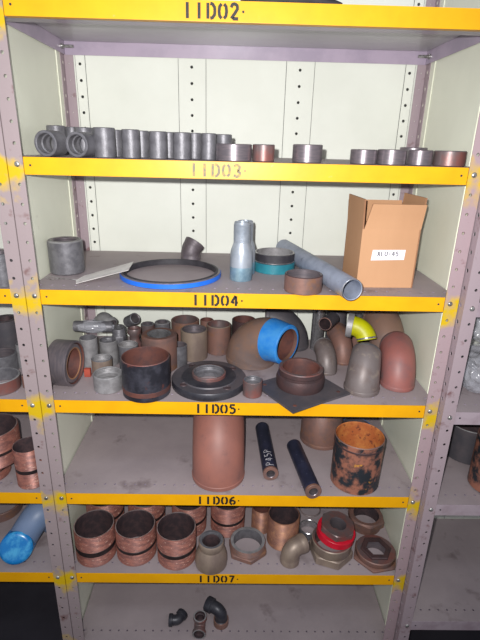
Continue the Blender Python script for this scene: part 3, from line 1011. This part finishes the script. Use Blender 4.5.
# round black flange
X, Y, Z, r, h = (-0.0797, 0.0938, -0.5191, 0.0928, 0.0191)
root = empty('pipe_flange', (X, Y, Z))
tag(root, 'round black flange with raised bore and bolt holes lying flat', 'flange')
bm = bmesh.new()
hub = 0.0425
lathe(bm, [(r * 0.985, 0), (r, 0.002), (r, h - 0.002), (r * 0.985, h), (r * 0.74, h), (r * 0.72, h + 0.003), (hub * 1.12, h + 0.005), (hub, h + 0.005), (hub, 0)], 72, [0, 0, 0, 1, 1, 0, 0, 0, 0])
obj('flange_plate', bm, ('black_iron', 'dark_elbow'), root)
bm = bmesh.new()
pts, ms = sleeve_prof(hub, hub * 0.86, h + 0.014, 0.002, 0.012)
lathe(bm, pts, 48, ms)
obj('flange_hub', bm, ('steel_rust', 'steel', 'steel_rust'), root)
for k in range(4):
    a = math.radians(38 + 90 * k)
    bm = bmesh.new()
    lathe(bm, [(0, h + 0.0002), (0.0075, h + 0.0002), (0.0085, h + 0.0016), (0.0095, h + 0.0002), (0.0095, h - 0.001), (0, h - 0.001)], 20, closed=False,
          mtx=Matrix.Translation((r * 0.80 * math.cos(a), r * 0.80 * math.sin(a), 0)))
    obj('bolt_hole', bm, 'bore_black', root)

sleeve('pipe_nipple', (0.0274, 0.0414, -0.5191, 0.0233, 0.0397), ('steel_rust', 'steel', 'steel_rust'), 'small dark coupling standing alone between the flange and square plate', 'pipe coupling', wall=0.16, inner_thread=0.01)

# big elbow with blue end
base = (0.0293, 0.2345, -0.5191, 0.0685)
X, Y, Z, r = base
P_ = elbow_path(0.083, 90, 0, 22)
e_ = P_[-1]
P_ = [P_[0], Vector((0, 0, 0.003))] + P_[1:] + [e_ + Vector((q, 0, 0)) for q in (0.008, 0.018, 0.030, 0.037, 0.039)]
n = len(P_)
ro = []
for i, q in enumerate(P_):
    t = max(0.0, (i - 8) / (n - 9))
    ro.append(r + (0.051 - r) * t)
ro[0] *= 0.97
ro[-1] = 0.0475
ri = [q * 0.9 for q in ro]
ri[-1] = ri[-2] = ri[-3] = 0.0425
bm = bmesh.new()
sweep(bm, P_, ro, ri, 56)
root = obj('reducing_elbow', bm, ('brown_elbow', 'rust', 'brown_elbow'))
root.location = (X, Y, Z + 0.0008)
root.rotation_euler = (0, 0, math.radians(-43))
tag(root, 'big brown reducing elbow with a bright blue painted end', 'pipe elbow')
bm = bmesh.new()
k0 = 21
sweep(bm, P_[k0:] + [P_[-1] + Vector((0.0008, 0, 0))], [q + 0.0009 for q in ro[k0:-1]] + [0.0485, 0.0480], [0.0430] * (n - k0 + 1), 56)
obj('blue_painted_end', bm, ('blue_paint', 'rust_inside', 'blue_paint'), root)
bm = bmesh.new()
lathe(bm, [(r * 0.99, 0.011), (r * 1.014, 0.0125), (r * 1.014, 0.0145), (r * 0.99, 0.016)], 56)
obj('weld_land', bm, 'brown_elbow', root)

# square plate with hub
F1, R1, L1 = Vector((0.115, -0.0453)), Vector((0.2657, 0.0454)), Vector((0.0317, 0.0860))
Bk = R1 + L1 - F1
cen = (F1 + R1 + L1 + Bk) / 4
root = empty('flanged_plate', (cen.x, cen.y, zk(2)))
tag(root, 'dark square plate with a thick round collar, corner overhanging the yellow lip', 'flange plate')
bm = bmesh.new()
lo, hi = [], []
for v in (F1, R1, Bk, L1):
    lo.append(bm.verts.new((v.x - cen.x, v.y - cen.y, 0.0006)))
    hi.append(bm.verts.new((v.x - cen.x, v.y - cen.y, 0.0056)))
bm.faces.new(lo)
bm.faces.new(hi)
for i in range(4):
    j = (i + 1) % 4
    bm.faces.new((lo[i], lo[j], hi[j], hi[i]))
obj('square_plate', bm, 'dark_elbow', root, smooth=False)
X, Y, Z, r, h = (0.1479, 0.0848, -0.5141, 0.0574, 0.05)
bm = bmesh.new()
lathe(bm, [(r, 0.0), (r * 1.03, 0.004), (r * 1.05, h * 0.45), (r * 1.0, h * 0.62), (r * 0.93, h * 0.66), (r * 0.93, h * 0.72), (r * 0.96, h * 0.76), (r * 0.96, h - 0.002), (r * 0.93, h), (r * 0.80, h), (r * 0.76, h * 0.9), (r * 0.76, 0.0)], 56,
      [0, 0, 0, 0, 0, 0, 0, 2, 2, 1, 1, 1])
o = obj('pipe_collar', bm, ('rust_dark', 'rust_inside', 'steel_rust'), root)
o.location = (X - cen.x, Y - cen.y, 0.005)
for k, v in enumerate((F1, R1, Bk, L1)):
    c = cen.lerp(v, 0.76)
    bm = bmesh.new()
    lathe(bm, [(0, 0.0062), (0.0042, 0.0062), (0.005, 0.0056), (0, 0.0052)], 14, closed=False, mtx=Matrix.Translation((c.x - cen.x, c.y - cen.y, 0)))
    obj('bolt_hole', bm, 'rust_inside', root)

# elbows on the right
weld_elbow('pipe_elbow', (0.3001, 0.0744, -0.5191, 0.0431), 0.084, 70, ('grey_elbow', 'steel_dark', 'steel'), 'grey-brown elbow at the front, in front of the yellow one', group='pipe elbows standing on shelf 11D05', ang=64, r_end=0.036)
weld_elbow('pipe_elbow', (0.3979, 0.1005, -0.5191, 0.0417), 0.0723, 82, ('red_primer', 'rust_dark', 'steel_rust'), 'red-brown elbow standing at the far right front', group='pipe elbows standing on shelf 11D05')
weld_elbow('pipe_elbow', (0.2311, 0.1706, -0.5191, 0.0265), 0.0478, 98, ('grey_elbow', 'steel_dark', 'steel_light'), 'smallest grey elbow, between the square plate and the front grey elbow', group='pipe elbows standing on shelf 11D05')
weld_elbow('pipe_elbow', (0.288, 0.235, zk(2), 0.028), 0.062, 100, ('rust', 'rust_dark', 'rust'), 'small rusty elbow just behind the smallest grey elbow', group='pipe elbows standing on shelf 11D05')
weld_elbow('pipe_elbow', (0.408, 0.222, zk(2), 0.048), 0.100, 92, ('brown_elbow', 'rust_dark', 'brown_elbow'), 'tall brown elbow behind the red-brown one', group='pipe elbows standing on shelf 11D05')
weld_elbow('pipe_elbow', (0.163, 0.338, zk(2), 0.043), 0.085, 178, ('dark_elbow', 'bore_black', 'dark_elbow'), 'dark elbow curving behind the blue-painted end', group='pipe elbows standing on shelf 11D05')
# yellow elbow resting on others
root = weld_elbow('pipe_elbow', (0, 0, 0, 0.025), 0.040, 0, ('neon', 'steel_dark', 'steel_bright'), 'bright yellow-green elbow resting above the grey one', ang=70, group='pipe elbows standing on shelf 11D05')
_a = Vector((0.2849, 0.168, -0.3851))
zl = Vector((0.86, -0.30, -0.05)).normalized()
xl = Vector((0.05, -0.45, -1.0))
xl = (xl - zl * xl.dot(zl)).normalized()
yl = zl.cross(xl)
mm = Matrix((xl, yl, zl)).transposed()
root.location = _a
root.rotation_euler = mm.to_euler()
ringpart('steel_collar', root, 0.0315, 0.021, -0.012, 0.003, 'steel_light')
# dark nipple with open end facing out
o = sleeve('pipe_nipple', (0, 0, 0, 0.017, 0.07), ('dark_elbow', 'bore_black', 'rust'), 'dark short nipple lying with its brown-rimmed end facing out', 'pipe nipple', wall=0.14)
aim(o, (0.2458, 0.22, -0.3843), (0.2131, 0.16, -0.3793))
weld_elbow('pipe_elbow', (0.288, 0.352, zk(2), 0.030), 0.400, 90, ('dark_elbow', 'bore_black', 'dark_elbow'), 'dark curved pipe end behind the short nipple at the back', group='pipe elbows standing on shelf 11D05', ang=14)
sleeve('pipe_coupling', (0.2269, 0.32, -0.5191, 0.0185, 0.1282), ('steel_bright', 'steel_bright', 'steel_bright'), 'shiny coupling at the back, just under the lip of shelf 11D04', wall=0.16)
sleeve('pipe_coupling', (0.3505, 0.35, -0.5191, 0.0188, 0.0983), ('rust', 'steel_bright', 'steel_bright'), 'rust-coloured coupling behind the yellow-green elbow', wall=0.14)

# ------------------------------------------------------------------ shelf 11D06
weld_elbow('pipe_elbow', (-0.0535, 0.0778, -0.7858, 0.0689), 0.160, 92, ('terracotta', 'rust_dark', 'terracotta'), 'large terracotta elbow standing in the middle of shelf 11D06', stub=0.006)
def lacquered(a, b_, rad, label):
    a, b_ = Vector(a), Vector(b_)
    bm = bmesh.new()
    L = (b_ - a).length
    pts, ms = sleeve_prof(rad, rad * 0.52, L, 0.0012)
    lathe(bm, pts, 40, ms)
    o = obj('pipe_nipple', bm, ('navy_pipe', 'steel_dark', 'rust'))
    aim(o, a, b_)
    tag(o, label, 'pipe nipple', 'black lacquered pipe nipples')
    ringpart('rusty_end', o, rad * 1.004, rad * 0.6, L - 0.007, L + 0.0006, 'rust', 40)
    return o, L
o, L = lacquered((0.0737, 0.2757, -0.7653), (0.085, 0.0578, -0.7653), 0.0205, 'black pipe nipple marked in white chalk, beside the terracotta elbow')
# chalk mark runs along the pipe, wrapped round its upper side
bm = bmesh.new()
mw = o.matrix_basis if False else Matrix.Translation(o.location) @ o.rotation_euler.to_matrix().to_4x4()
inv_m = mw.inverted()
up_l = (inv_m.to_3x3() @ (CAM - o.location)).normalized()
th0 = math.atan2(up_l.y, up_l.x) - 0.1
def chalk(u, v):
    th = th0 + (v - 0.011) / 0.0205
    return Vector((0.0209 * math.cos(th), 0.0209 * math.sin(th), L - 0.010 - u))
stroke_text(bm, 'P45P', chalk, 0.022, 0.0185, 0.0022, fine=4)
obj('chalk_marking', bm, 'chalk', o, smooth=False)
lacquered((0.1601, 0.1877, -0.7653), (0.1872, -0.0092, -0.7653), 0.0205, 'black pipe nipple poking out over the yellow lip 11D06')
# flaked sleeve
X, Y, Z, r, h = (0.3092, 0.0654, -0.7858, 0.0631, 0.141)
root = sleeve('pipe_piece', (X, Y, Z, r, h), ('flaked', 'rust_orange', 'rust'), 'rusty pipe piece with flaking black paint and orange bore', 'pipe piece', wall=0.06, b=0.002)
ringpart('grooved_lip', root, r * 1.012, r * 0.97, h * 0.86, h * 0.90, 'rust_dark')
weld_elbow('pipe_elbow', (0.2506, 0.2511, -0.7858, 0.0615), 0.13, 80, ('rust', 'rust_dark', 'rust'), 'dull brown elbow foot at the back of shelf 11D06', stub=0.006)
sleeve('painted_pipe_ring', (0.3609, 0.27, -0.7858, 0.0462, 0.0373), ('blue_paint', 'steel_dark', 'blue_paint'), 'blue painted ring hidden behind the flaking pipe piece', 'pipe ring', wall=0.1)

# ------------------------------------------------------------------ shelf 11D07
GN = 'copper coloured close nipples on shelf 11D07'
def close_nipple(g, label, grp=GN, lo=0.40, hi=0.50, mt=('copper', 'bore_black', 'rim_pale'), tilt=None):
    X, Y, Z, r, h = g
    o = sleeve('threaded_nipple', g, mt, label, 'pipe nipple', grp, wall=0.08, outer_thread=True, rot=tilt, b=0.0012)
    ringpart('plain_band', o, r * 1.0, r * 0.95, h * lo, h * hi, 'band_black')
    return o
close_nipple((-0.3969, 0.0716, -1.0525, 0.0552, 0.1027), 'copper close nipple at the far left front, dark band round its middle', lo=0.34, hi=0.50)
close_nipple((-0.2839, 0.0766, -1.0525, 0.0557, 0.0994), 'copper close nipple, middle one of the three in front')
close_nipple((-0.1682, 0.0636, -1.0525, 0.0545, 0.1048), 'copper close nipple, right one of the three in front', lo=0.36, hi=0.48)
close_nipple((-0.3995, 0.1895, -1.0525, 0.055, 0.103), 'copper close nipple at the back, behind the first two')
close_nipple((-0.2732, 0.1875, -1.0525, 0.055, 0.103), 'pale-bored copper nipple at the back behind the middle one', mt=('copper', 'steel_light', 'rim_pale'))
close_nipple((-0.1429, 0.1745, -1.0525, 0.052, 0.103), 'copper close nipple at the back behind the right front one')
close_nipple((-0.0264, 0.1778, -1.0525, 0.052, 0.103), 'copper close nipple at the back behind the grey-brown reducer')
# reducer
X, Y, Z, r, h = (-0.0701, 0.0384, -1.0525, 0.0348, 0.0837)
r2 = r
r = (-0.0745, 0.0478, -1.0525, 0.0442)[3]
bm = bmesh.new()
lathe(bm, [(r * 0.93, 0), (r, 0.003), (r * 1.02, h * 0.16), (r * 1.0, h * 0.36), (r * 0.9, h * 0.55), (r2 * 0.95, h * 0.72), (r2, h * 0.8), (r2, h - 0.003), (r2 * 0.94, h), (r2 * 0.76, h), (r2 * 0.68, h * 0.93), (r2 * 0.62, h * 0.5), (r * 0.78, 0)], 48,
      [0] * 8 + [2, 2, 1, 1, 1])
o = obj('reducing_coupling', bm, ('tan_steel', 'bore_black', 'steel'))
place(o, X, Y, Z)
tag(o, 'grey-brown bell-shaped reducer in front of the dot of number 11D07', 'pipe reducer')
o['label'] = 'grey-brown bell-shaped reducing coupling right of the copper nipples'
# hex union ring, see-through
X, Y, Z, r, h = (0.0325, 0.0867, -1.0525, 0.0524, 0.0343)
hex_fit('union_nut', (X, Y, Z, r * 0.98, h), r * 0.76, r * 1.12, h * 0.42, ('rust', 'steel', 'steel_light'), 'dark open hex nut ring standing right of the reducer', rot_z=math.radians(-82), thr=True, cat='union nut')
# tall threaded nipples
sleeve('threaded_nipple', (0.0761, 0.17, -1.0525, 0.03, 0.0815), ('copper_brown', 'rust_inside', 'copper_brown'), 'tall brown threaded nipple, the left and rearmost of the two', 'pipe nipple', 'tall brown threaded nipples', outer_thread=True, wall=0.1)
sleeve('threaded_nipple', (0.1368, 0.1234, -1.0525, 0.0463, 0.0977), ('copper_brown', 'bore_black', 'copper_brown'), 'tall brown threaded nipple behind the small grey elbow', 'pipe nipple', 'tall brown threaded nipples', outer_thread=True, wall=0.1)
# small grey elbow
_p = (0.1503, 0.0458, -1.0525)
threaded_elbow('pipe_elbow', _p, (0, 0, math.radians(28)), 0.0255, 0.022, ('tan_steel', 'steel', 'tan_steel'), 'small dull grey elbow in front of the tall brown nipple', collar=1.06, R=0.024)
# shining rings behind
sleeve('steel_ring', (0.2186, 0.1483, -1.0525, 0.0298, 0.0265), ('steel', 'steel_bright', 'steel_bright'), 'bright grey steel ring behind the red-banded bushing', 'pipe ring', wall=0.12)
sleeve('rusty_ring', (0.2387, 0.25, -1.0525, 0.0352, 0.0014), ('rust', 'rust_inside', 'steel_light'), 'rusty ring at the back between tall nipple and red-banded bushing', 'pipe ring', wall=0.12)
# hex ring with red-banded bushing stacked on it
X, Y, Z, r, h = (0.2711, 0.0762, -1.0525, 0.0561, 0.0553)
hex_fit('union_nut', (X, Y, Z, r, h), r * 0.84, r * 1.13, h * 0.46, ('tan_steel', 'steel_rust', 'steel_rust'), 'brown hex nut ring carrying the red-banded bushing', rot_z=math.radians(-20), thr=False, cat='union nut')
g2 = (0.2907, 0.1149, -1.0075, 0.0579, 0.0295)
zz = Z + h
rb_ = r * 0.97
bm = bmesh.new()
root = hex_fit('hex_bushing', (X + 0.010, Y + 0.008, zz + 0.0045, rb_ * 0.86, 0.042), rb_ * 0.42, rb_ * 0.93, 0.020, ('steel_rust', 'steel_dark', 'steel_rust'), 'dark hex bushing with a red band, stacked on a hex ring', rot=(0.06, 0.10, 0), zhex=0.022, rot_z=0.3, thr=False)
ringpart('red_band', root, rb_ * 0.99, rb_ * 0.7, 0.001, 0.021, 'red')
# right pair
X, Y, Z, r, h = (0.4226, 0.1663, -1.0525, 0.0603, 0.0397)
hex_fit('union_nut', (X - 0.022, Y + 0.022, Z, r * 0.86, h), r * 0.62, r * 0.95, h * 0.55, ('rust', 'bore_black', 'rust'), 'rusty hex nut ring at the back right of shelf 11D07', rot_z=0.5, zhex=h * 0.35, thr=False, cat='union nut')
X, Y, Z, r, h = (0.398, 0.0669, -1.0525, 0.0552, 0.0253)
root = hex_fit('hex_bushing', (X, Y, Z, r * 1.0, h), r * 0.5, r * 1.2, h * 0.32, ('rust', 'steel_dark', 'steel_rust'), 'brown hex bushing with stepped bore at the front right corner', rot_z=0.2, zhex=0.0, thr=False)
bm = bmesh.new()
lathe(bm, [(r * 0.52, h), (r * 0.8, h), (r * 0.8, h + 0.004), (r * 0.76, h + 0.006), (r * 0.52, h + 0.006)], 6)
obj('hex_insert', bm, 'rust_dark', root, smooth=False)

# ------------------------------------------------------------------ bottom shelf
threaded_elbow('pipe_elbow', (-0.1971, 0.0559, -1.3012), (math.radians(90), 0, math.radians(90)), 0.0145, 0.017, 'black_iron', 'small black elbow lying at left on the lowest shelf', ang=60, group='three loose elbows on the lowest shelf')
e = threaded_elbow('pipe_elbow', (-0.1028, 0.0425, -1.2662), (PI, 0, math.radians(-92)), 0.0165, 0.014, ('steel_rust', 'bore_black', 'steel_light'), 'rusty elbow with its mouth facing out, middle of the three loose ones', group='three loose elbows on the lowest shelf')
e = threaded_elbow('pipe_elbow', (-0.0406, 0.061, -1.3192), (0, 0, math.radians(150)), 0.0180, 0.030, ('black_iron', 'bore_black', 'black_iron'), 'black elbow with a rusty foot, tallest and right one of the three', group='three loose elbows on the lowest shelf')
ringpart('rusty_foot', e, 0.0228, 0.012, 0.0, 0.020, 'rust')

# ------------------------------------------------------------------ left neighbouring bay
sleeve('pipe_coupling', (-0.5217, 0.0283, -0.2524, 0.0243, 0.0713), ('steel', 'steel_dark', 'steel'), 'grey coupling at the left picture edge on the upper left shelf', wall=0.3)
GL5 = 'couplings in the left bay above its second yellow lip'
sleeve('pipe_coupling', (-0.5788, 0.0541, -0.5191, 0.0452, 0.0332), ('steel_rust', 'steel', 'steel_light'), 'wide grey ring in front, left bay middle shelf', group=GL5, wall=0.12)
sleeve('pipe_coupling', (-0.6147, 0.15, -0.5191, 0.0359, 0.0487), ('steel', 'steel_dark', 'steel'), 'grey coupling behind the wide ring in the left bay', group=GL5, wall=0.18)
sleeve('pipe_coupling', (-0.6438, 0.25, -0.5191, 0.0357, 0.105), ('dark_elbow', 'bore_black', 'steel_dark'), 'large dark coupling with narrow bore at the back of the left bay', group=GL5, wall=0.45)
sleeve('pipe_coupling', (-0.5705, 0.171, -0.5191, 0.0155, 0.0664), ('steel_light', 'steel', 'steel_light'), 'pale coupling next to the left post', group=GL5, wall=0.2)
sleeve('pipe_coupling', (-0.5173, 0.0615, -0.5191, 0.0122, 0.0333), ('rust', 'bore_black', 'rust'), 'small rusty coupling half behind the left post', group=GL5, wall=0.25)
GL6 = 'banded copper nipples in the left bay'
close_nipple((-0.5338, 0.0464, -0.7858, 0.0364, 0.1108), 'banded copper nipple beside the left post, with dark bore', GL6)
close_nipple((-0.6586, 0.0751, -0.7858, 0.0524, 0.0497), 'lower banded copper nipple of the stack at the left picture edge', GL6, lo=0.50, hi=0.60)
close_nipple((-0.6346, 0.0771, -0.7355, 0.0629, 0.092), 'upper banded copper nipple, stacked at the left picture edge', GL6, lo=0.38, hi=0.48)
# blue-grey plastic elbow
pts = [Vector(v) for v in ((-0.5974, 0.0248, -0.9925), (-0.608, 0.068, -1.0155), (-0.5934, 0.074, -0.9925), (-0.5768, 0.083, -0.9653), (-0.5615, 0.1, -0.9455), (-0.5482, 0.115, -0.9519), (-0.5395, 0.125, -0.9682), (-0.5322, 0.135, -0.9994)) ]
bm = bmesh.new()
o0 = pts[0].copy()
sm = []
for i in range(len(pts) - 1):
    for k in range(4):
        sm.append(pts[i].lerp(pts[i + 1], k / 4) - o0)
sm.append(pts[-1] - o0)
for it in range(3):
    sm = [sm[0]] + [(sm[i - 1] + sm[i] * 2 + sm[i + 1]) / 4 for i in range(1, len(sm) - 1)] + [sm[-1]]
sweep(bm, sm, 0.040, 0.036, 40)
root = obj('plastic_pipe_elbow', bm, 'blue_grey')
root.location = o0
tag(root, 'blue-grey plastic pipe elbow with a bright blue end in the left bay', 'pipe elbow')
bm = bmesh.new()
d0 = (sm[0] - sm[1]).normalized()
sweep(bm, [sm[0] + d0 * 0.008, sm[0] + d0 * 0.0075, sm[0] + d0 * 0.004, sm[0] + d0 * 0.001, sm[3], sm[6]], [0.030, 0.036, 0.041, 0.043, 0.043, 0.0415], [0.0005, 0.0005, 0.0005, 0.0005, 0.036, 0.036], 40)
obj('blue_end_cap', bm, 'blue_end', root)
sleeve('rusty_ring', (-0.7398, 0.2342, -1.0525, 0.0621, 0.0304), ('rust', 'rust_inside', 'rust'), 'rusty ring behind the blue-grey plastic elbow', 'pipe ring', wall=0.1)

# ------------------------------------------------------------------ right neighbouring bay
sleeve('pipe_coupling', (0.5547, 0.0895, -0.2524, 0.0268, 0.0691), ('steel_light', 'steel_dark', 'steel_light'), 'pale coupling at the right picture edge on the upper right shelf', wall=0.2)
sleeve('pipe_piece', (0.6704, 0.1973, -0.7858, 0.0679, 0.1055), ('dark_elbow', 'bore_black', 'steel_light'), 'dark pipe piece with shiny foot in the right bay', 'pipe piece', wall=0.07)
sleeve('pipe_piece', (0.6729, 0.0527, -0.7858, 0.0589, 0.1486), ('flaked', 'rust_inside', 'rust'), 'rust-edged black pipe piece at the right picture edge', 'pipe piece', wall=0.07)
# clear plastic bags of fittings
def bag(loc, sx, sy, sz, seed, label):
    root = empty('plastic_bag', loc)
    rnd = random.Random(seed)
    bm = bmesh.new()
    bmesh.ops.create_icosphere(bm, subdivisions=5, radius=1.0)
    for v in bm.verts:
        c = v.co.copy()
        n = noise.noise(c * 1.7 + Vector((seed, 0, 0))) * 0.16 + noise.noise(c * 5 + Vector((0, seed, 0))) * 0.09 + abs(noise.noise(c * 10)) * 0.06
        c = Vector((math.copysign(abs(c.x) ** 0.7, c.x), math.copysign(abs(c.y) ** 0.7, c.y), math.copysign(abs(c.z) ** 0.8, c.z)))
        v.co = Vector((c.x * sx, c.y * sy, c.z * sz)) * (1 + n)
        v.co.z = max(v.co.z, -sz * 0.95)
    obj('bag_film', bm, 'plastic', root)
    for k in range(5):
        bm = bmesh.new()
        rr = rnd.uniform(0.014, 0.02)
        pts, ms = sleeve_prof(rr, rr * 0.7, 0.036, 0.0012)
        lathe(bm, pts, 24, ms, mtx=Matrix.Rotation(rnd.uniform(0, 3), 4, 'X') @ Matrix.Rotation(rnd.uniform(0, 3), 4, 'Y'))
        o = obj('bagged_fitting', bm, ('steel_light', 'steel', 'steel_bright'), root)
        o.location = (sx * rnd.uniform(-0.55, 0.55), sy * rnd.uniform(-0.5, 0.5), sz * rnd.uniform(-0.5, 0.5))
    return tag(root, label, 'plastic bag', 'clear bags in the right bay')
_q = (0.5921, 0.0701, -0.5191)
bag((_q[0] + 0.035, _q[1] + 0.03, zk(2) + 0.052), 0.085, 0.06, 0.056, 3, 'crumpled clear plastic bag of fittings at the front, lower of the two')
bag((_q[0] + 0.045, _q[1] + 0.055, zk(2) + 0.168), 0.085, 0.06, 0.050, 8, 'crumpled clear plastic bag lying on top of the other bag')
